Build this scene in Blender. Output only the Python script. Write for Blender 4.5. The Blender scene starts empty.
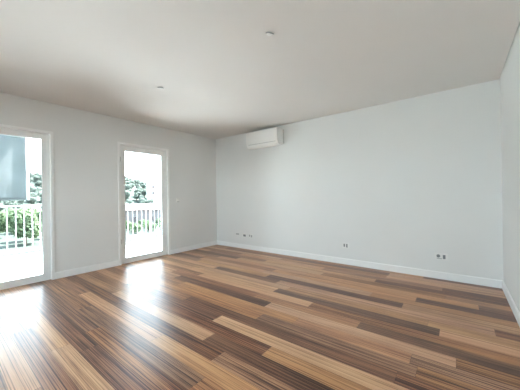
import bpy, bmesh, math, random
from mathutils import Vector, Matrix
random.seed(7)
C = bpy.context.scene.collection
S = bpy.context.scene

# ------------------------------------------------------------------ camera
CAMPOS = Vector((4.7388, -4.3473, 1.1975))
yaw, pitch, roll, fpx = 2.2306862, 0.0017212, -0.0141263, 255.96
fw = Vector((math.cos(yaw)*math.cos(pitch), math.sin(yaw)*math.cos(pitch), math.sin(pitch)))
r0 = Vector((math.sin(yaw), -math.cos(yaw), 0)); u0 = r0.cross(fw)
r = r0*math.cos(roll) + u0*math.sin(roll); u = -r0*math.sin(roll) + u0*math.cos(roll)
cd = bpy.data.cameras.new('camera'); cam = bpy.data.objects.new('camera', cd); C.objects.link(cam)
cam.matrix_world = Matrix(((r.x, u.x, -fw.x, CAMPOS.x), (r.y, u.y, -fw.y, CAMPOS.y), (r.z, u.z, -fw.z, CAMPOS.z), (0, 0, 0, 1)))
cd.sensor_width = 36.0; cd.lens = fpx/520*36.0; cd.clip_start = 0.05; cd.clip_end = 2000
S.camera = cam

# ------------------------------------------------------------------ light
W = bpy.data.worlds.new('sky'); S.world = W; W.use_nodes = True
nt = W.node_tree; nt.nodes.clear()
out = nt.nodes.new('ShaderNodeOutputWorld'); bg = nt.nodes.new('ShaderNodeBackground')
SKY = 4.0
bg.inputs['Strength'].default_value = SKY
tc = nt.nodes.new('ShaderNodeTexCoord'); sep = nt.nodes.new('ShaderNodeSeparateXYZ')
ramp = nt.nodes.new('ShaderNodeValToRGB')
ramp.color_ramp.elements[0].position = 0.0; ramp.color_ramp.elements[0].color = (0.90, 0.96, 1.0, 1)
ramp.color_ramp.elements[1].position = 0.7; ramp.color_ramp.elements[1].color = (0.62, 0.80, 1.0, 1)
nt.links.new(tc.outputs['Generated'], sep.inputs[0]); nt.links.new(sep.outputs['Z'], ramp.inputs[0])
nt.links.new(ramp.outputs[0], bg.inputs['Color']); nt.links.new(bg.outputs[0], out.inputs['Surface'])

sd = bpy.data.lights.new('sun', 'SUN'); sun = bpy.data.objects.new('sun', sd); C.objects.link(sun)
sd.energy = 38.0; sd.angle = math.radians(1.0); sd.color = (1.0, 0.98, 0.96)
sun.rotation_euler = (-Vector((0.04, 0.50, 0.86))).to_track_quat('-Z', 'Y').to_euler()
sun.location = (0, 10, 20)

def portal(name, loc, look, w, h):
    l = bpy.data.lights.new(name, 'AREA'); l.shape = 'RECTANGLE'; l.size = w; l.size_y = h; l.energy = 1
    l.cycles.is_portal = True
    o = bpy.data.objects.new(name, l); C.objects.link(o); o.location = loc
    o.rotation_euler = Vector(look).to_track_quat('-Z', 'Z').to_euler()
portal('daylight_opening', (-0.26, -1.80, 1.09), (1, 0, 0), 1.0, 2.1)
portal('daylight_opening', (-0.26, -3.73, 1.09), (1, 0, 0), 1.0, 2.1)
portal('daylight_opening', (2.6, -6.78, 1.65), (0, 1, 0), 3.4, 1.5)  # portal at the added fill window

vs = S.view_settings
S.display_settings.display_device = 'sRGB'
vs.view_transform = 'Standard'; vs.look = 'None'; vs.gamma = 1.0; vs.use_curve_mapping = False
vs.exposure = 1.44
S.cycles.max_bounces = 14; S.cycles.diffuse_bounces = 9; S.cycles.glossy_bounces = 4; S.cycles.transparent_max_bounces = 12
S.cycles.sample_clamp_indirect = 8.0

# ------------------------------------------------------------------ materials
def newmat(name):
    m = bpy.data.materials.new(name); m.use_nodes = True
    n = m.node_tree; b = n.nodes['Principled BSDF']
    return m, n, b
def setspec(b, v):
    b.inputs['Specular IOR Level'].default_value = v
def mat(name, col, rough=0.5, spec=0.5, metal=0.0, var=0.04, scale=8.0, bump=0.0, bscale=200.0):
    m, n, b = newmat(name)
    b.inputs['Roughness'].default_value = rough; b.inputs['Metallic'].default_value = metal; setspec(b, spec)
    tex = n.nodes.new('ShaderNodeTexNoise'); tex.inputs['Scale'].default_value = scale; tex.inputs['Detail'].default_value = 4
    co = n.nodes.new('ShaderNodeTexCoord'); n.links.new(co.outputs['Object'], tex.inputs['Vector'])
    rp = n.nodes.new('ShaderNodeValToRGB')
    rp.color_ramp.elements[0].position = 0.3; rp.color_ramp.elements[1].position = 0.7
    rp.color_ramp.elements[0].color = tuple(c*(1-var) for c in col) + (1,)
    rp.color_ramp.elements[1].color = tuple(min(1, c*(1+var)) for c in col) + (1,)
    n.links.new(tex.outputs['Fac'], rp.inputs[0]); n.links.new(rp.outputs[0], b.inputs['Base Color'])
    if bump:
        t2 = n.nodes.new('ShaderNodeTexNoise'); t2.inputs['Scale'].default_value = bscale
        n.links.new(co.outputs['Object'], t2.inputs['Vector'])
        bp = n.nodes.new('ShaderNodeBump'); bp.inputs['Strength'].default_value = bump; bp.inputs['Distance'].default_value = 0.002
        n.links.new(t2.outputs['Fac'], bp.inputs['Height']); n.links.new(bp.outputs[0], b.inputs['Normal'])
    return m
def foliage(name, dark, light, scale=1.5):
    m = mat(name, light, 0.7, 0.2)
    rp = [x for x in m.node_tree.nodes if x.type == 'VALTORGB'][0]
    rp.color_ramp.elements[0].color = dark + (1,); rp.color_ramp.elements[1].color = light + (1,)
    tx = [x for x in m.node_tree.nodes if x.type == 'TEX_NOISE'][0]; tx.inputs['Scale'].default_value = scale
    return m

def leafy(m):
    n = m.node_tree; b = n.nodes['Principled BSDF']; o = n.nodes['Material Output']
    t = n.nodes.new('ShaderNodeBsdfTranslucent'); x = n.nodes.new('ShaderNodeMixShader'); x.inputs[0].default_value = 0.45
    rp = [q for q in n.nodes if q.type == 'VALTORGB'][0]
    n.links.new(rp.outputs[0], t.inputs[0]); n.links.new(b.outputs[0], x.inputs[1]); n.links.new(t.outputs[0], x.inputs[2]); n.links.new(x.outputs[0], o.inputs['Surface'])
M_wall = mat('wall_paint', (0.79, 0.815, 0.815), 0.65, 0.3, var=0.012, scale=1.5, bump=0.08, bscale=350)
M_ceil = mat('ceiling_paint', (0.765, 0.755, 0.74), 0.8, 0.2, var=0.01, scale=1.2)
M_gap = mat('gap_dark', (0.30, 0.30, 0.29), 0.9, 0.1)
M_trim = mat('trim_white', (0.91, 0.935, 0.94), 0.35, 0.5, var=0.01)
M_frame = mat('frame_white', (0.87, 0.90, 0.90), 0.3, 0.5, var=0.01)
M_ac = mat('plastic_white', (0.86, 0.87, 0.86), 0.35, 0.5, var=0.005)
M_ac_side = mat('plastic_grey', (0.55, 0.56, 0.56), 0.4, 0.5, var=0.01)
M_slot = mat('slot_dark', (0.10, 0.10, 0.10), 0.6, 0.3)
M_plate = mat('plate_white', (0.82, 0.84, 0.83), 0.35, 0.5, var=0.005)
M_insert = mat('insert_grey', (0.22, 0.25, 0.27), 0.4, 0.5)
M_insert_pale = mat('insert_pale_grey', (0.45, 0.48, 0.49), 0.4, 0.5)
M_metal = mat('hinge_metal', (0.45, 0.45, 0.44), 0.35, 0.5, metal=0.8)
M_ext = mat('render_outer', (0.75, 0.74, 0.71), 0.8, 0.2)
M_tile = mat('balcony_tile', (0.80, 0.85, 0.89), 0.7, 0.3, var=0.03, scale=3)
M_bounce = mat('bounce_paving', (0.50, 0.49, 0.47), 0.8, 0.2, var=0.1, scale=0.5)
M_kerb = mat('kerb_white', (0.72, 0.72, 0.70), 0.7, 0.3)
M_rail = mat('railing_paint', (0.26, 0.265, 0.265), 0.45, 0.3, var=0.02)
M_screen = mat('screen_fabric', (0.215, 0.24, 0.25), 0.9, 0.1, var=0.10, scale=3.0, bump=0.3, bscale=120)
M_ground = mat('dry_ground', (0.058, 0.056, 0.054), 0.95, 0.1, var=0.25, scale=0.15)
M_road = mat('asphalt', (0.024, 0.030, 0.031), 0.9, 0.1, var=0.2, scale=0.6)
M_hill = foliage('hill_scrub', (0.017, 0.025, 0.019), (0.027, 0.036, 0.029), 0.35)
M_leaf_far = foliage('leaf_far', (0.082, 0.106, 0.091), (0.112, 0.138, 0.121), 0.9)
M_leaf_near = foliage('leaf_near', (0.062, 0.100, 0.053), (0.098, 0.138, 0.074), 1.2)
leafy(M_leaf_far); leafy(M_leaf_near)
M_bark = mat('bark', (0.12, 0.09, 0.07), 0.9, 0.1, var=0.3, scale=4)
M_house = mat('house_plaster', (0.135, 0.122, 0.124), 0.85, 0.2, var=0.04, scale=0.6)
M_tileroof = mat('roof_tile', (0.060, 0.047, 0.045), 0.85, 0.2, var=0.2, scale=3)
M_pane = mat('dark_pane', (0.085, 0.072, 0.075), 0.2, 0.5)

# clear door glass
M_glass = bpy.data.materials.new('door_glass'); M_glass.use_nodes = True
n = M_glass.node_tree; n.nodes.clear()
o_ = n.nodes.new('ShaderNodeOutputMaterial'); mx = n.nodes.new('ShaderNodeMixShader')
tr = n.nodes.new('ShaderNodeBsdfTransparent'); gl = n.nodes.new('ShaderNodeBsdfGlossy'); fr = n.nodes.new('ShaderNodeFresnel')
tr.inputs[0].default_value = (0.94, 0.97, 0.96, 1); gl.inputs['Roughness'].default_value = 0.02; fr.inputs[0].default_value = 1.3
n.links.new(fr.outputs[0], mx.inputs[0]); n.links.new(tr.outputs[0], mx.inputs[1]); n.links.new(gl.outputs[0], mx.inputs[2])
n.links.new(mx.outputs[0], o_.inputs[0])

# wooden floor: tone comes from each plank, grain is noise stretched along the plank
def floor_material():
    m, n, b = newmat('hardwood_planks')
    L = n.links.new
    def node(t, **k):
        x = n.nodes.new(t)
        for a, v in k.items(): setattr(x, a, v)
        return x
    def math_(op, a, c=None):
        x = node('ShaderNodeMath', operation=op)
        for i, v in enumerate((a, c)):
            if v is None: continue
            if isinstance(v, (int, float)): x.inputs[i].default_value = v
            else: L(v, x.inputs[i])
        return x.outputs[0]
    co = node('ShaderNodeTexCoord'); at = node('ShaderNodeAttribute', attribute_name='plank')
    sp = node('ShaderNodeSeparateXYZ'); L(co.outputs['Object'], sp.inputs[0])
    sa = node('ShaderNodeSeparateColor'); L(at.outputs['Color'], sa.inputs[0])   # R tone, G random, B streak
    tone, rnd = sa.outputs[0], sa.outputs[1]; streak = math_('ADD', math_('MULTIPLY', sa.outputs[2], 0.70), 0.26)
    off = math_('MULTIPLY', rnd, 37.0)
    def noise(sx, sy, detail, rough=0.6):
        cb = node('ShaderNodeCombineXYZ')
        L(math_('ADD', math_('MULTIPLY', sp.outputs['X'], sx), off), cb.inputs[0])
        L(math_('ADD', math_('MULTIPLY', sp.outputs['Y'], sy), math_('MULTIPLY', off, 3.1)), cb.inputs[1])
        t = node('ShaderNodeTexNoise'); t.inputs['Scale'].default_value = 1.0; t.inputs['Detail'].default_value = detail
        t.inputs['Roughness'].default_value = rough
        L(cb.outputs[0], t.inputs['Vector']); return t.outputs['Fac']
    wide = noise(0.6, 48.0, 4, 0.7); fine = noise(0.7, 125.0, 3, 0.7); blot = noise(2.0, 9.0, 4)
    # dark streaks: fine noise pushed to hard bands
    st = node('ShaderNodeMapRange'); st.inputs[1].default_value = 0.46; st.inputs[2].default_value = 0.66
    L(wide, st.inputs[0])
    sf = node('ShaderNodeMapRange'); sf.inputs[1].default_value = 0.47; sf.inputs[2].default_value = 0.66
    L(fine, sf.inputs[0])
    bl = node('ShaderNodeMapRange'); bl.inputs[1].default_value = 0.35; bl.inputs[2].default_value = 0.65; bl.inputs[3].default_value = 0.15; bl.inputs[4].default_value = 1.25
    L(noise(0.5, 5.0, 2), bl.inputs[0])
    d1 = math_('MULTIPLY', math_('MULTIPLY', math_('MULTIPLY', st.outputs[0], streak), 0.50), bl.outputs[0])
    d2 = math_('MULTIPLY', sf.outputs[0], math_('ADD', math_('MULTIPLY', streak, 0.62), 0.06))
    d3 = math_('MULTIPLY', math_('SUBTRACT', blot, 0.5), 0.35)
    t = math_('SUBTRACT', math_('SUBTRACT', math_('ADD', math_('ADD', math_('MULTIPLY', tone, 0.74), 0.24), d3), d1), d2)
    rp = node('ShaderNodeValToRGB'); cr = rp.color_ramp
    stops = [(0.0, (0.040, 0.013, 0.007)), (0.22, (0.115, 0.047, 0.027)), (0.45, (0.30, 0.132, 0.064)),
             (0.70, (0.58, 0.300, 0.142)), (1.0, (0.80, 0.50, 0.27))]
    while len(cr.elements) < len(stops): cr.elements.new(0.5)
    for e, (p, c) in zip(cr.elements, stops): e.position = p; e.color = c + (1,)
    L(t, rp.inputs[0])
    hs = node('ShaderNodeHueSaturation'); L(rp.outputs[0], hs.inputs['Color'])
    L(math_('ADD', math_('MULTIPLY', math_('FRACT', math_('MULTIPLY', rnd, 7.3)), 0.010), 0.494), hs.inputs['Hue'])
    L(math_('ADD', math_('MULTIPLY', math_('FRACT', math_('MULTIPLY', rnd, 13.7)), 0.16), 0.88), hs.inputs['Saturation'])
    # seams
    uv = node('ShaderNodeUVMap', uv_map='UVMap'); su = node('ShaderNodeSeparateXYZ'); L(uv.outputs[0], su.inputs[0])
    ev = math_('LESS_THAN', su.outputs['Y'], 0.0016); eu = math_('LESS_THAN', su.outputs['X'], 0.0016)
    seam = math_('MAXIMUM', ev, eu)
    mix = node('ShaderNodeMix', data_type='RGBA'); mix.inputs[7].default_value = (0.03, 0.018, 0.012, 1)
    L(math_('MULTIPLY', seam, 0.8), mix.inputs[0]); L(hs.outputs[0], mix.inputs[6]); L(mix.outputs[2], b.inputs['Base Color'])
    rr = node('ShaderNodeMapRange'); rr.inputs[3].default_value = 0.26; rr.inputs[4].default_value = 0.38
    L(blot, rr.inputs[0]); L(rr.outputs[0], b.inputs['Roughness'])
    setspec(b, 0.42)
    bp = node('ShaderNodeBump'); bp.inputs['Strength'].default_value = 0.12; bp.inputs['Distance'].default_value = 0.002
    L(math_('SUBTRACT', fine, math_('MULTIPLY', seam, 1.5)), bp.inputs['Height']); L(bp.outputs[0], b.inputs['Normal'])
    return m
M_floor = floor_material()

# ------------------------------------------------------------------ helpers
def box(bm, x0, x1, y0, y1, z0, z1, bevel=0.0):
    v = [bm.verts.new((x, y, z)) for z in (z0, z1) for y in (y0, y1) for x in (x0, x1)]
    fs = [bm.faces.new([v[i] for i in f]) for f in ((0, 2, 3, 1), (4, 5, 7, 6), (0, 1, 5, 4), (2, 6, 7, 3), (0, 4, 6, 2), (1, 3, 7, 5))]
    if bevel:
        ed = list({e for f in fs for e in f.edges})
        bmesh.ops.bevel(bm, geom=ed, offset=bevel, segments=2, affect='EDGES', profile=0.7)
def prism(bm, prof, axis, a, b_):
    """profile list of 2-tuples extruded along axis ('x' or 'y') from a to b_"""
    def P(t, q): return (t, q[0], q[1]) if axis == 'x' else (q[0], t, q[1])
    A = [bm.verts.new(P(a, q)) for q in prof]; B = [bm.verts.new(P(b_, q)) for q in prof]
    k = len(prof)
    bm.faces.new(A); bm.faces.new(list(reversed(B)))
    for i in range(k): bm.faces.new((A[i], B[i], B[(i+1) % k], A[(i+1) % k]))
    bmesh.ops.recalc_face_normals(bm, faces=bm.faces[:])
def lathe(bm, prof, seg=24, centre=(0, 0, 0), axis='z'):
    rings = []
    cx, cy, cz = centre
    def P(rr, a, h):
        if axis == 'z': return (cx+rr*math.cos(a), cy+rr*math.sin(a), cz+h)
        if axis == 'y': return (cx+rr*math.cos(a), cy+h, cz+rr*math.sin(a))
        return (cx+h, cy+rr*math.cos(a), cz+rr*math.sin(a))
    for rr, h in prof: rings.append([bm.verts.new(P(rr, 2*math.pi*i/seg, h)) for i in range(seg)])
    for a, b_ in zip(rings, rings[1:]):
        for i in range(seg): bm.faces.new((a[i], a[(i+1) % seg], b_[(i+1) % seg], b_[i]))
    bm.faces.new(rings[0]); bm.faces.new(rings[-1])
    bmesh.ops.recalc_face_normals(bm, faces=bm.faces[:])
def tube(bm, pts, rad, seg=8):
    pts = [Vector(p) for p in pts]; rings = []
    for i, p in enumerate(pts):
        d = (pts[min(i+1, len(pts)-1)] - pts[max(i-1, 0)]).normalized()
        a = d.orthogonal().normalized(); c = d.cross(a)
        rd = rad[i] if isinstance(rad, (list, tuple)) else rad
        rings.append([bm.verts.new(p + rd*(a*math.cos(2*math.pi*k/seg) + c*math.sin(2*math.pi*k/seg))) for k in range(seg)])
    for a, b_ in zip(rings, rings[1:]):
        # match the start vertex of the next ring to avoid a twist
        k0 = min(range(seg), key=lambda k: (b_[k].co-a[0].co).length)
        for i in range(seg): bm.faces.new((a[i], a[(i+1) % seg], b_[(k0+i+1) % seg], b_[(k0+i) % seg]))
    bm.faces.new(rings[0]); bm.faces.new(rings[-1])
    bmesh.ops.recalc_face_normals(bm, faces=bm.faces[:])
def obj(name, bm, m, parent=None, smooth=False):
    me = bpy.data.meshes.new(name); bm.to_mesh(me); bm.free(); me.materials.append(m)
    if smooth:
        for p in me.polygons: p.use_smooth = True
    o = bpy.data.objects.new(name, me); C.objects.link(o)
    if parent: o.parent = parent
    return o
def boxes(*bs, bevel=0.0):
    bm = bmesh.new()
    for b_ in bs: box(bm, *b_, bevel=bevel)
    return bm
def empty(name, loc=(0, 0, 0), rz=0.0):
    o = bpy.data.objects.new(name, None); C.objects.link(o); o.location = loc; o.rotation_euler = (0, 0, rz)
    o.empty_display_size = 0.1
    return o
def tag(o, label, cat, group=None):
    o['label'] = label; o['category'] = cat
    if group: o['group'] = group
    return o
def structure(o, label=None):
    o['kind'] = 'structure'
    if label: o['label'] = label
    return o
def dup(root, loc, rz=None, label=None, scale=None):
    c = root.copy(); C.objects.link(c); c.location = loc
    if rz is not None: c.rotation_euler = (0, 0, rz)
    if scale: c.scale = scale
    if label: c['label'] = label
    for ch in list(root.children):
        k = ch.copy(); C.objects.link(k); k.parent = c
        for g in list(ch.children):
            q = g.copy(); C.objects.link(q); q.parent = k
    return c

# ------------------------------------------------------------------ room shell
RW, RD, H = 5.165, 6.5, 2.6           # width, depth, height
T = 0.25                              # outer wall thickness
D1 = (-4.240, -3.223); D2 = (-2.316, -1.301); DT = 2.182   # door openings (outer edge of casing), top
GAP = 0.011

# floor of long planks running parallel to the back wall
def build_floor():
    pitch, off = 0.136, -0.022
    # row -> list of (end_x, tone, streak); what the photo shows of the row pattern
    D, MD, MM, TN, LT = 0.20, 0.36, 0.55, 0.74, 0.92
    special = {
        0: [(1.9, MM, .5), (4.33, MM, .4), (9, D, .3)],
        2: [(2.1, TN, .4), (3.9, MM, .4), (9, TN, .3)],
        3: [(1.2, MM, .4), (3.0, TN, .4), (4.565, MM, .5), (9, .24, .3)],
        5: [(1.382, .30, .4), (3.1, TN, .3), (4.6, MM, .5), (9, MM, .4)],
        6: [(1.0, MM, .4), (2.9, TN, .3), (4.89, .80, .3), (9, .30, .4)],
        7: [(0.7, TN, .4), (2.4, MM, .4), (4.345, TN, .4), (9, .22, .3)],
        8: [(0.79, .26, .4), (2.3, TN, .4), (3.9, TN, .3), (9, .66, .4)],
        9: [(0.9, MM, .4), (2.48, TN, .3), (4.25, .16, .3), (9, TN, .4)],
        10: [(1.51, .80, .3), (2.75, .34, .4), (4.97, TN, .5), (9, .34, .4)],
        11: [(1.3, MM, .5), (3.0, TN, .4), (4.5, .70, .3), (9, TN, .4)],
        12: [(1.2, TN, .3), (2.9, .86, .3), (4.594, .30, .6), (9, .84, .3)],
        13: [(1.6, MM, .5), (3.45, .86, .3), (9, .62, .6)],
        14: [(1.1, TN, .4), (2.8, MM, .6), (4.0, .62, .5), (9, .26, .4)],
        15: [(1.4, .66, .5), (3.07, .28, .5), (4.71, .84, .3), (9, .52, 1.0)],
        16: [(1.7, MM, .5), (3.5, .72, .4), (4.45, .66, .4), (9, .66, 1.0)],
        17: [(1.4, .70, .4), (3.17, .74, .4), (4.5, .42, .5), (9, .60, 1.0)],
        18: [(0.9, .5, .5), (2.2, .50, .5), (4.4, .36, .5), (9, .48, 1.0)],
        19: [(1.1, TN, .3), (2.85, .34, .6), (4.5, .86, .3), (9, .60, .9)],
        20: [(1.9, MM, .5), (3.555, .46, 1.0), (5.2, .74, .3), (9, .5, .8)],
        21: [(1.3, .6, .5), (3.045, .80, .3), (4.8, .30, .9), (9, .6, .8)],
        22: [(1.7, .34, .5), (3.3, .34, .8), (9, .55, .9)],
        23: [(1.0, MM, .5), (2.7, .80, .4), (4.4, .84, .4), (9, .5, .9)],
        24: [(1.5, .5, .6), (3.4, .40, .9), (9, .6, .8)],
        25: [(2.1, .42, .6), (9, .5, .9)],
        26: [(0.6, .6, .4), (2.4, .34, .7), (9, .42, .8)],
        27: [(0.4, .6, .4), (2.2, .80, .4), (9, .80, .4)],
        28: [(1.6, .52, .5), (9, .45, .8)],
    }
    rng = random.Random(11)
    bm = bmesh.new(); uvl = bm.loops.layers.uv.new('UVMap'); data = []
    x_min, x_max = -0.06, RW + 0.2
    k = 0
    while True:
        y1 = -(pitch*k + off); y0 = y1 - pitch
        if y1 < -RD - 0.2: break
        row = special.get(k)
        if row is None:
            row = []; x = rng.uniform(0.3, 1.6)
            while x < 9:
                row.append((x, rng.choice([.3, .45, .55, .62, .7, .74, .82]), rng.uniform(.3, .7))); x += rng.uniform(1.5, 1.9)
            row.append((9, rng.uniform(.3, .8), .5))
        a = x_min
        for end, tone, streak in row:
            e = min(end, x_max)
            if e <= a: continue
            ya, yb = max(y0, -RD-0.2), min(y1, 0.02)
            vs_ = [bm.verts.new((x, y, 0)) for x, y in ((a, ya), (e, ya), (e, yb), (a, yb))]
            f = bm.faces.new(vs_)
            for lp, q in zip(f.loops, ((0, 0), (e-a, 0), (e-a, pitch), (0, pitch))): lp[uvl].uv = q
            data.append((tone + rng.uniform(-.05, .05), rng.random(), streak)); a = e
        k += 1
    me = bpy.data.meshes.new('floor'); bm.to_mesh(me); bm.free(); me.materials.append(M_floor)
    at = me.color_attributes.new('plank', 'FLOAT_COLOR', 'CORNER')
    for p, d in zip(me.polygons, data):
        for li in p.loop_indices: at.data[li].color = (d[0], d[1], d[2], 1)
    o = bpy.data.objects.new('floor', me); C.objects.link(o)
    return o
structure(build_floor(), 'glossy hardwood floor of streaked tan and brown planks')
structure(obj('floor_slab', boxes((-T, RW+T, -RD-T, T, -0.25, -0.004)), M_ext))

# ceiling, held back a little from the left and right walls (shadow gap)
structure(obj('ceiling', boxes((GAP*0.6, RW-GAP, -RD, -0.003, H, H+0.03)), M_ceil), 'flat white plaster ceiling')
structure(obj('ceiling_slab', boxes((-T, RW+T, -RD-T, T, H+0.09, H+0.30)), M_gap))

structure(obj('wall_back', boxes((-T, RW+T, 0, T, -0.002, H+0.09)), M_wall), 'plain white far wall')
structure(obj('wall_right', boxes((RW, RW+T, -RD, 0, -0.002, H+0.09)), M_wall), 'plain white wall along the right edge')
bm = bmesh.new()
ys = [-RD, D1[0], D1[1], D2[0], D2[1], 0.0]
for i in (0, 2, 4): box(bm, -T, 0, ys[i], ys[i+1], -0.002, H+0.09)
for d in (D1, D2): box(bm, -T, 0, d[0], d[1], DT, H+0.09)
structure(obj('wall_left', bm, M_wall), 'white wall with two glazed balcony doors')
# wall behind the camera; wide unseen window added to fill the room with light
bm = bmesh.new()
WX0, WX1, WZ0, WZ1 = 0.9, 4.3, 0.9, 2.4
box(bm, -T, WX0, -RD-T, -RD, -0.002, H+0.09); box(bm, WX1, RW+T, -RD-T, -RD, -0.002, H+0.09)
box(bm, WX0, WX1, -RD-T, -RD, -0.002, WZ0); box(bm, WX0, WX1, -RD-T, -RD, WZ1, H+0.09)
structure(obj('wall_front', bm, M_wall))
bm = bmesh.new()
fy0, fy1 = -RD-0.16, -RD-0.10
for x in (WX0, (WX0+WX1)/2-0.03, WX1-0.06): box(bm, x, x+0.06, fy0, fy1, WZ0, WZ1)
box(bm, WX0+0.06, WX1-0.06, fy0, fy1, WZ0, WZ0+0.06); box(bm, WX0+0.06, WX1-0.06, fy0, fy1, WZ1-0.06, WZ1)
w1 = structure(obj('fill_window_1', bm, M_frame))
obj('glass', boxes((WX0+0.06, WX1-0.06, -RD-0.134, -RD-0.128, WZ0+0.06, WZ1-0.06)), M_glass, w1)

# baseboards with an eased top edge
BT, BH = 0.015, 0.100
def base_prof(s=1, o=0.0):
    return [(o, 0.001), (o+s*BT, 0.001), (o+s*BT, BH-0.008), (o+s*(BT-0.006), BH), (o, BH)]
def baseboard(name, axis, o, s, a, b_):
    bm = bmesh.new(); prism(bm, base_prof(s, o), axis, a, b_); return structure(obj(name, bm, M_trim))
baseboard('baseboard_back', 'x', 0, -1, 0, RW)
baseboard('baseboard_right', 'y', RW, -1, -RD, -BT)
bm = bmesh.new()
for a, b_ in ((-RD, D1[0]), (D1[1], D2[0]), (D2[1], -BT)): prism(bm, base_prof(1, 0), 'y', a+0.001, b_-0.001)
structure(obj('baseboard_left', bm, M_trim))

# ------------------------------------------------------------------ balcony doors
def door(name, d, label, w):
    y0, y1 = d
    root = structure(empty(name, (0, (y0+y1)/2, 0)), label)
    ox = root.location
    def part(nm, bs, m, par=root, bevel=0.0, **k):
        bm = bmesh.new()
        for b_ in bs: box(bm, *b_, bevel=bevel)
        bmesh.ops.translate(bm, verts=bm.verts[:], vec=-ox)
        return obj(nm, bm, m, par, **k)
    cw, s = 0.036, 0.042
    # white casing lining the wall opening
    part('casing', [(-T, 0.012, y0, y0+cw, 0.0, DT), (-T, 0.012, y1-cw, y1, 0.0, DT), (-T, 0.012, y0+cw, y1-cw, DT-cw, DT)], M_trim)
    a, b_, t = y0+cw, y1-cw, DT-cw
    f = 0.032
    part('door_frame', [(-s-0.07, -s, a, a+f, 0.0, t), (-s-0.07, -s, b_-f, b_, 0.0, t), (-s-0.07, -s, a+f, b_-f, t-f, t),
                        (-s-0.07, -s, a+f, b_-f, 0.0, 0.030)], M_frame)
    a2, b2, t2 = a+f, b_-f, t-f
    leaf = part('door_sash', [(-s-0.055, -s-0.004, a2, a2+w, 0.030, t2), (-s-0.055, -s-0.004, b2-w, b2, 0.030, t2),
                              (-s-0.055, -s-0.004, a2+w, b2-w, t2-w, t2), (-s-0.055, -s-0.004, a2+w, b2-w, 0.030, 0.095)], M_frame)
    part('glass_pane', [(-s-0.034, -s-0.026, a2+w, b2-w, 0.095, t2-w)], M_glass, leaf)
    part('gasket', [(-s-0.025, -s-0.021, a2+w, a2+w+.006, 0.095, t2-w), (-s-0.025, -s-0.021, b2-w-.006, b2-w, 0.095, t2-w)], M_ac_side, leaf)
    for z in (0.36, 1.84):
        h = part('hinge', [(-s, -s+0.020, a+0.004, a+0.024, z, z+0.085)], M_metal, bevel=0.004)
    part('sill_plate', [(-T-0.03, -s-0.07, a, b_, -0.004, 0.020)], M_frame)
    return root
door('door_1', D1, 'glazed white balcony door cut by the left edge of the picture', 0.052)
door('door_2', D2, 'glazed white balcony door between wall and far corner', 0.074)

# ------------------------------------------------------------------ air conditioner
def air_conditioner():
    x0, x1, zb, zt = 1.195, 1.985, 2.192, 2.510
    root = empty('air_conditioner', ((x0+x1)/2, -0.002, zb))
    tag(root, 'white wall mounted split air conditioner high under the ceiling', 'air conditioner')
    o = Vector(root.location)
    def fin(nm, bm, m, par=root, **k):
        bmesh.ops.translate(bm, verts=bm.verts[:], vec=-o); return obj(nm, bm, m, par, **k)
    body = [(-0.03, zb+0.03), (-0.125, zb), (-0.190, zb+0.018), (-0.214, zb+0.058), (-0.216, zt-0.01), (-0.20, zt), (-0.03, zt)]
    bm = bmesh.new(); prism(bm, body, 'x', x0+0.012, x1-0.012); b_ = fin('casing', bm, M_ac)
    bm = bmesh.new(); box(bm, x0+0.10, x1-0.10, -0.03, -0.002, zb+0.05, zt-0.03); fin('mounting_plate', bm, M_ac_side)
    cap = [(-0.018, zb+0.028), (-0.125, zb-0.003), (-0.194, zb+0.014), (-0.218, zb+0.058), (-0.220, zt-0.004), (-0.205, zt+0.002), (-0.018, zt+0.002)]
    for a, c in ((x0, x0+0.014), (x1-0.014, x1)):
        bm = bmesh.new(); prism(bm, cap, 'x', a, c); fin('end_cap', bm, M_ac)
    # flat front panel with a slightly tucked lower edge
    pan = [(-0.215, zb+0.074), (-0.226, zb+0.070), (-0.234, zb+0.080), (-0.238, zb+0.15), (-0.237, zt-0.012), (-0.230, zt+0.001), (-0.215, zt+0.001)]
    bm = bmesh.new(); prism(bm, pan, 'x', x0+0.002, x1-0.001); fin('front_panel', bm, M_ac)
    bm = bmesh.new(); box(bm, x0+0.05, x1-0.05, -0.219, -0.21, zb+0.0605, zb+0.0695); fin('air_slot', bm, M_ac_side)
    flap = [(-0.128, zb-0.006), (-0.132, zb-0.010), (-0.195, zb+0.006), (-0.224, zb+0.048), (-0.222, zb+0.058), (-0.192, zb+0.014)]
    bm = bmesh.new(); prism(bm, flap, 'x', x0+0.03, x1-0.04); fin('air_flap', bm, M_ac)
    bm = bmesh.new()
    for i in range(16): box(bm, x0+0.06, x1-0.06, -0.160+i*0.008, -0.157+i*0.008, zt, zt+0.004)
    fin('top_grille', bm, M_ac_side)
    # grey strip at the wall on the right, painting in the shadow line
    bm = bmesh.new(); box(bm, x1-0.004, x1+0.012, -0.03, -0.001, zb+0.035, zt-0.005); fin('shadow_strip', bm, M_ac_side)
air_conditioner()

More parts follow.
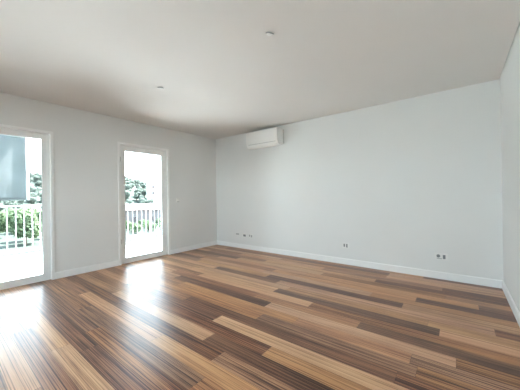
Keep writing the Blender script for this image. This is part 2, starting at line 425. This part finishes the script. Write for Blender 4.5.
# ------------------------------------------------------------------ outlets and switch on the walls
def outlet(x, z, w, h, inserts, label, group, name='power_outlet', cat='socket'):
    root = empty(name, (x, 0, z)); tag(root, label, cat, group)
    obj('cover_plate', boxes((-w/2, w/2, -0.009, 0.0, -h/2, h/2), bevel=0.002), M_plate, root)
    for kind, cx, cz, a, b_ in inserts:
        bm = bmesh.new()
        if kind == 'round':
            lathe(bm, [(a, -0.0095), (a, -0.0125), (a*0.86, -0.0125), (a*0.80, -0.0100), (0.004, -0.0100)], 20, (cx, 0, cz), 'y')
            o = obj('socket_well', bm, M_insert, root)
            obj('pin_hole', boxes((cx-0.011, cx-0.007, -0.0112, -0.0098, cz-0.002, cz+0.002), (cx+0.007, cx+0.011, -0.0112, -0.0098, cz-0.002, cz+0.002)), M_slot, o)
        else:
            box(bm, cx-a/2, cx+a/2, -0.0125, -0.0088, cz-b_/2, cz+b_/2, bevel=0.001)
            obj('socket_module', bm, M_insert if kind == 'dark' else M_insert_pale, root)
    return root
G = 'low sockets on the far wall'
outlet(0.702, 0.305, 0.115, 0.082, [('pale', 0.0, 0.012, 0.088, 0.036)], 'leftmost of three small sockets low by the far corner', G)
outlet(0.905, 0.300, 0.115, 0.082, [('dark', 0.010, 0.0, 0.070, 0.044)], 'middle of three small sockets low by the far corner', G)
outlet(1.100, 0.305, 0.115, 0.082, [('dark', -0.036, 0.004, 0.016, 0.044), ('pale', 0.020, -0.004, 0.040, 0.050)], 'rightmost of three small sockets low by the far corner', G)
outlet(3.205, 0.322, 0.110, 0.085, [('dark', -0.022, 0.004, 0.024, 0.050), ('dark', 0.022, 0.0, 0.022, 0.060)], 'white socket plate with two dark upright modules, low in the middle of the far wall', G)
outlet(4.535, 0.312, 0.150, 0.085, [('round', -0.030, 0.008, 0.022, 0), ('pale', -0.02, -0.026, 0.060, 0.012), ('dark', 0.036, 0.0, 0.030, 0.056)], 'white double socket plate with a round well, low near the right wall', G)

sw = empty('light_switch', (0, -1.105, 1.115)); tag(sw, 'small white light switch beside the far balcony door', 'switch')
obj('cover_plate', boxes((0.0, 0.009, -0.041, 0.041, -0.041, 0.041), bevel=0.002), M_plate, sw)
obj('rocker', boxes((0.0085, 0.013, -0.028, 0.028, -0.020, 0.028), bevel=0.0015), M_plate, sw)
obj('indicator', boxes((0.0085, 0.0115, -0.028, 0.028, -0.032, -0.023), bevel=0.001), M_insert, sw)

# ------------------------------------------------------------------ ceiling lamp points
def ceiling_point(x, y, label):
    root = empty('ceiling_lamp_cap', (x, y, H)); tag(root, label, 'ceiling fitting', 'capped lamp points on the ceiling')
    bm = bmesh.new(); lathe(bm, [(0.026, 0.0), (0.026, -0.006), (0.022, -0.010), (0.004, -0.011)], 28); obj('cap', bm, M_plate, root, smooth=False)
    bm = bmesh.new()
    pts = [(0.034*math.cos(a), 0.034*math.sin(a), -0.005-0.012*math.sin((a+2.1)/2.9*math.pi)) for a in [-2.1+2.9*i/12 for i in range(13)]]
    pts = [(p[0], p[1], min(-0.004, p[2])) for p in pts]
    tube(bm, pts, 0.0035, 8); obj('wire_loop', bm, M_insert, root)
    return root
cp = ceiling_point(3.462, -2.535, 'round white lamp cap with dark wire loop, nearer one on the ceiling')
dup(cp, (1.735, -2.525, H), label='round white lamp cap, far one on the ceiling near the doors')

# ------------------------------------------------------------------ balconies
def balcony(y0, y1, xo, kerb, z_rail, start, grp_label):
    structure(obj('balcony_floor', boxes((xo, -T, y0, y1, -0.25, -0.01)), M_tile))
    structure(obj('balcony_kerb', boxes((xo-0.10, xo+0.02, y0, y1, -0.25, kerb)), M_kerb))
    root = empty('balcony_railing', (xo-0.04, (y0+y1)/2, kerb)); tag(root, grp_label, 'railing', 'balcony railings')
    o = Vector(root.location)
    def fin(nm, bm, m=M_rail, **k):
        bmesh.ops.translate(bm, verts=bm.verts[:], vec=-o); return obj(nm, bm, m, root, **k)
    bm = bmesh.new(); box(bm, xo-0.065, xo-0.015, y0, y1, z_rail-0.025, z_rail, bevel=0.006); fin('handrail', bm)
    bm = bmesh.new(); box(bm, xo-0.055, xo-0.025, y0, y1, kerb+0.05, kerb+0.07); fin('bottom_rail', bm)
    y = start
    while y < y1-0.02:
        if y > y0+0.02:
            bm = bmesh.new(); tube(bm, [(xo-0.04, y, kerb+0.06), (xo-0.04, y, z_rail-0.02)], 0.008, 8); fin('baluster', bm)
        y += 0.11
    for y in (y0+0.03, (y0+y1)/2, y1-0.03):
        bm = bmesh.new(); box(bm, xo-0.06, xo-0.02, y-0.02, y+0.02, kerb, z_rail-0.02); fin('post', bm)
balcony(-5.2, -2.55, -1.30, 0.215, 1.085, -5.2+0.11-0.11+0.0+(5.2-3.55)%0.11, 'white balcony railing seen through the near door at left')
balcony(-2.50, 0.6, -1.35, 0.075, 1.035, -2.5+(2.5-1.40)%0.11, 'white balcony railing seen through the far door')

# grey outdoor screen hanging half lowered outside the near door
def screen():
    y0, y1, x, zb, zt = -4.22, -3.470, -0.325, 1.19, 2.30
    root = empty('roller_screen', (x, (y0+y1)/2, zt)); tag(root, 'grey fabric screen hanging half lowered outside the left door', 'blind')
    o = Vector(root.location)
    def fin(nm, bm, m, **k):
        bmesh.ops.translate(bm, verts=bm.verts[:], vec=-o); return obj(nm, bm, m, root, **k)
    # fabric with the faintest waviness
    bm = bmesh.new(); ny, nz = 24, 30
    g = [[bm.verts.new((x+0.0006*math.sin(j*0.9)*(1-i/nz), y0+(y1-y0)*j/ny, zb+(zt-zb)*i/nz)) for j in range(ny+1)] for i in range(nz+1)]
    for i in range(nz):
        for j in range(ny): bm.faces.new((g[i][j], g[i][j+1], g[i+1][j+1], g[i+1][j]))
    bmesh.ops.solidify(bm, geom=bm.faces[:], thickness=0.002)
    fin('fabric', bm, M_screen, smooth=True)
    bm = bmesh.new(); lathe(bm, [(0.045, y0-0.02), (0.045, y1+0.02)], 24, (x, 0, zt+0.02), 'y'); fin('roller_tube', bm, M_screen, smooth=False)
    bm = bmesh.new(); box(bm, x-0.008, x+0.008, y0, y1, zb-0.014, zb+0.004, bevel=0.003); fin('bottom_bar', bm, M_screen)
    bm = bmesh.new(); box(bm, x-0.012, x+0.012, y1+0.004, y1+0.034, zb-0.012, zt, bevel=0.003); fin('halo_strip', bm, M_trim)['label'] = 'white strip standing for the bright halo at the screen edge'  # white strip paints in the blown-out halo beside the fabric
    for y in (y0-0.03, y1+0.034):
        bm = bmesh.new(); box(bm, x-0.05, -T-0.001, y-0.006, y+0.006, zt-0.04, zt+0.08); fin('bracket', bm, M_trim)
screen()

# ------------------------------------------------------------------ outside: valley, road, hill, trees, houses
GZ = -6.0
def ground_height(x, y):
    d = -x
    h = GZ
    if d > 62:
        t = min(1, (d-62)/95); t = t*t*(3-2*t)
        h += t*(15.4 + 1.2*math.sin(y*0.045) + 0.8*math.sin(y*0.13+1))
    if -40 < x < 30: h = GZ
    return h
bm = bmesh.new(); nx, ny = 90, 70
X0, X1, Y0, Y1 = -260.0, 120.0, -140.0, 240.0
g = [[bm.verts.new((X0+(X1-X0)*i/nx, Y0+(Y1-Y0)*j/ny, ground_height(X0+(X1-X0)*i/nx, Y0+(Y1-Y0)*j/ny))) for j in range(ny+1)] for i in range(nx+1)]
for i in range(nx):
    for j in range(ny): bm.faces.new((g[i][j], g[i+1][j], g[i+1][j+1], g[i][j+1]))
vg = structure(obj('valley_ground', bm, M_ground, smooth=True), 'pale dry ground and green hillside beyond the balconies')
vg.data.materials.append(M_hill)
for p in vg.data.polygons:
    if p.center.x < -45: p.material_index = 1
structure(obj('bounce_slab', boxes((-30, -1.6, -40, 60, GZ-0.05, GZ+0.03)), M_bounce), 'unseen pale slab added to bounce light up to the ceiling')  # out of view, added so that sunlight bounces through the doors onto the ceiling
bm = bmesh.new(); box(bm, -43.5, -38.0, -60, 120, GZ-0.05, GZ+0.04); structure(obj('road', bm, M_road))
structure(obj('building_base', boxes((-T, RW+T, -RD-T, T, GZ-0.1, -0.25)), M_ext))

def crown(bm, rnd, rad, hgt, z0, n, leaf):
    blobs = [(Vector((rnd.uniform(-.45, .45)*rad, rnd.uniform(-.45, .45)*rad, z0+hgt*rnd.uniform(.25, .78))), rnd.uniform(.42, .62)) for _ in range(9)]
    for _ in range(n):
        c, s = rnd.choice(blobs)
        d = Vector((rnd.gauss(0, 1), rnd.gauss(0, 1), rnd.gauss(0, 1))).normalized()
        p = c + Vector((d.x*rad*s, d.y*rad*s, d.z*hgt*0.42*s*1.2))*rnd.uniform(.72, 1.05)
        nrm = (d + Vector((rnd.uniform(-.7, .7), rnd.uniform(-.7, .7), rnd.uniform(-.3, .9)))).normalized()
        a = nrm.orthogonal().normalized(); b_ = nrm.cross(a); th = rnd.uniform(0, 6.28)
        a, b_ = a*math.cos(th)+b_*math.sin(th), b_*math.cos(th)-a*math.sin(th)
        w = leaf*rnd.uniform(.6, 1.3); l = w*rnd.uniform(1.1, 1.7)
        v = [bm.verts.new(p+q) for q in (-b_*l*.5, a*w*.5, b_*l*.5 + nrm*w*.15, -a*w*.5)]
        bm.faces.new(v)
def make_tree(name, seed, rad, hgt, trunk, n, leaf, m):
    rnd = random.Random(seed)
    root = empty(name)
    bm = bmesh.new(); crown(bm, rnd, rad, hgt, trunk*0.75, n, leaf); obj('crown', bm, m, root)
    bm = bmesh.new()
    tube(bm, [(0, 0, -0.6), (0.04, 0, trunk*.5), (0.0, 0.05, trunk), (0.05, 0.02, trunk+hgt*.35)], [.20, .16, .13, .06], 7)
    for k in range(4):
        a = k*1.6+rnd.random(); tube(bm, [(0, 0.03, trunk*.8), (rad*.3*math.cos(a), rad*.3*math.sin(a), trunk+hgt*.2), (rad*.55*math.cos(a), rad*.55*math.sin(a), trunk+hgt*.36)], [.08, .06, .03], 6)
    obj('trunk', bm, M_bark, root)
    return root
protos_far = [make_tree('tree', 21+i, 1.5+0.2*i, 2.7+0.3*i, 0.9, 1300, 0.30, M_leaf_far) for i in range(3)]
protos_near = [make_tree('tree', 41+i, 1.9+0.3*i, 3.9+0.5*i, 1.1, 2400, 0.26, M_leaf_near) for i in range(2)]
rnd = random.Random(5)
used = set()
PR = {}
for i, q in enumerate(protos_far): PR[q.name] = 1.5+0.2*i
for i, q in enumerate(protos_near): PR[q.name] = 1.9+0.3*i
planted = []
def plant(protos, x, y, s, label, group):
    i = rnd.randrange(len(protos)); p = protos[i]
    rr = PR[p.name]*s*1.03
    if any((x-a)**2+(y-b)**2 < (rr+c)**2 for a, b, c in planted): return False
    planted.append((x, y, rr))
    loc = (x, y, ground_height(x, y)-0.05); rz = rnd.uniform(0, 6.28)
    if p.name not in used:
        used.add(p.name); o = p; o.location = loc; o.rotation_euler = (0, 0, rz)
    else: o = dup(p, loc, rz)
    o.scale = (s, s, s*rnd.uniform(.9, 1.1)); tag(o, label, 'tree', group); return True
house_spots = [(-96, 53.0, 5), (-64, 31.5, 8), (-58, 42, 8)]
LF, GF = 'pale green rounded tree among many on the hillside beyond the balconies', 'trees on the far hillside'
cnt = 0; tries = 0
while cnt < 240:
    d = rnd.uniform(80, 166); sl = rnd.uniform(0.42, 0.65) if cnt < 110 else rnd.uniform(0.09, 0.25) if cnt < 165 else rnd.uniform(-.05, 0.85)
    x, y = CAMPOS.x-d, CAMPOS.y+d*sl
    if any(abs(x-h[0]) < h[2] and abs(y-h[1]) < h[2] for h in house_spots): continue
    tries += 1
    if plant(protos_far, x, y, rnd.uniform(.70, 1.10), LF, GF) or tries > 6000: cnt += 1
LN, GN = 'bright green leafy tree below the near balcony, across the road', 'trees across the road'
near = []; tries = 0
while len(near) < 22 and tries < 4000:
    tries += 1
    x = rnd.uniform(-74, -46.5); y = CAMPOS.y + (CAMPOS.x-x)*rnd.uniform(0.02, 0.38)
    if plant(protos_near, x, y, rnd.uniform(.95, 1.3), LN, GN): near.append((x, y))

LB, GB = 'low pale green shrub on the valley floor below the far balcony', 'shrubs below the far balcony'
shrub = make_tree('shrub', 61, 1.2, 1.7, 0.3, 900, 0.24, M_leaf_near); shrubs = []
tries = 0
while len(shrubs) < 16 and tries < 3000:
    tries += 1
    x = rnd.uniform(-57, -45.5); y = CAMPOS.y + (CAMPOS.x-x)*rnd.uniform(0.43, 0.64)
    if any((x-q[0])**2+(y-q[1])**2 < 8 for q in shrubs) or any(abs(x-h[0]) < h[2]*.7 and abs(y-h[1]) < h[2]*.7 for h in house_spots): continue
    o = shrub if not shrubs else dup(shrub, (x, y, GZ))
    o.location = (x, y, GZ); o.rotation_euler = (0, 0, rnd.uniform(0, 6.28)); shrubs.append((x, y)); tag(o, LB, 'shrub', GB)

def house(loc, rz, w, d, h, rh, label, roof_mat, wins, wall_mat):
    root = empty('house', loc, rz); tag(root, label, 'house', 'houses in the valley')
    obj('walls', boxes((-d/2, d/2, -w/2, w/2, -0.5, h)), wall_mat, root)
    bm = bmesh.new(); e = 0.35
    prism(bm, [(-d/2-e, h-0.05), (d/2+e, h-0.05), (d/2+e, h+0.08), (0, h+rh), (-d/2-e, h+0.08)], 'y', -w/2-e, w/2+e); obj('roof', bm, roof_mat, root)
    obj('chimney', boxes((-0.9, -0.3, w*0.2, w*0.2+0.6, h+0.2, h+rh+0.8)), M_house, root)
    for y, z in wins:
        fr_ = obj('window', boxes((d/2, d/2+0.06, y-0.55, y+0.55, z-0.1, z+1.3)), M_house, root)
        obj('pane', boxes((d/2+0.06, d/2+0.08, y-0.45, y+0.45, z, z+1.2)), M_pane, fr_)
zz = ground_height(-96, 53.0)
house((-96, 53.0, zz), -0.5, 5.2, 5, 7.9, 0.8, 'tall white house on the slope seen through the far door', M_ext, [(-0.2, 5.6), (-0.2, 3.2)], M_ext)
house((-64, 31.5, ground_height(-64, 31.5)), -0.35, 9, 6, 3.7, 1.2, 'low house with faded tile roof at left through the far door', M_tileroof, [(-2.4, .8), (2.0, .8)], M_house)
house((-58, 42, ground_height(-58, 42)), -0.6, 7, 6, 3.6, 1.2, 'low house with faded tile roof at right through the far door', M_tileroof, [(-1.8, .9), (1.6, .9)], M_house)
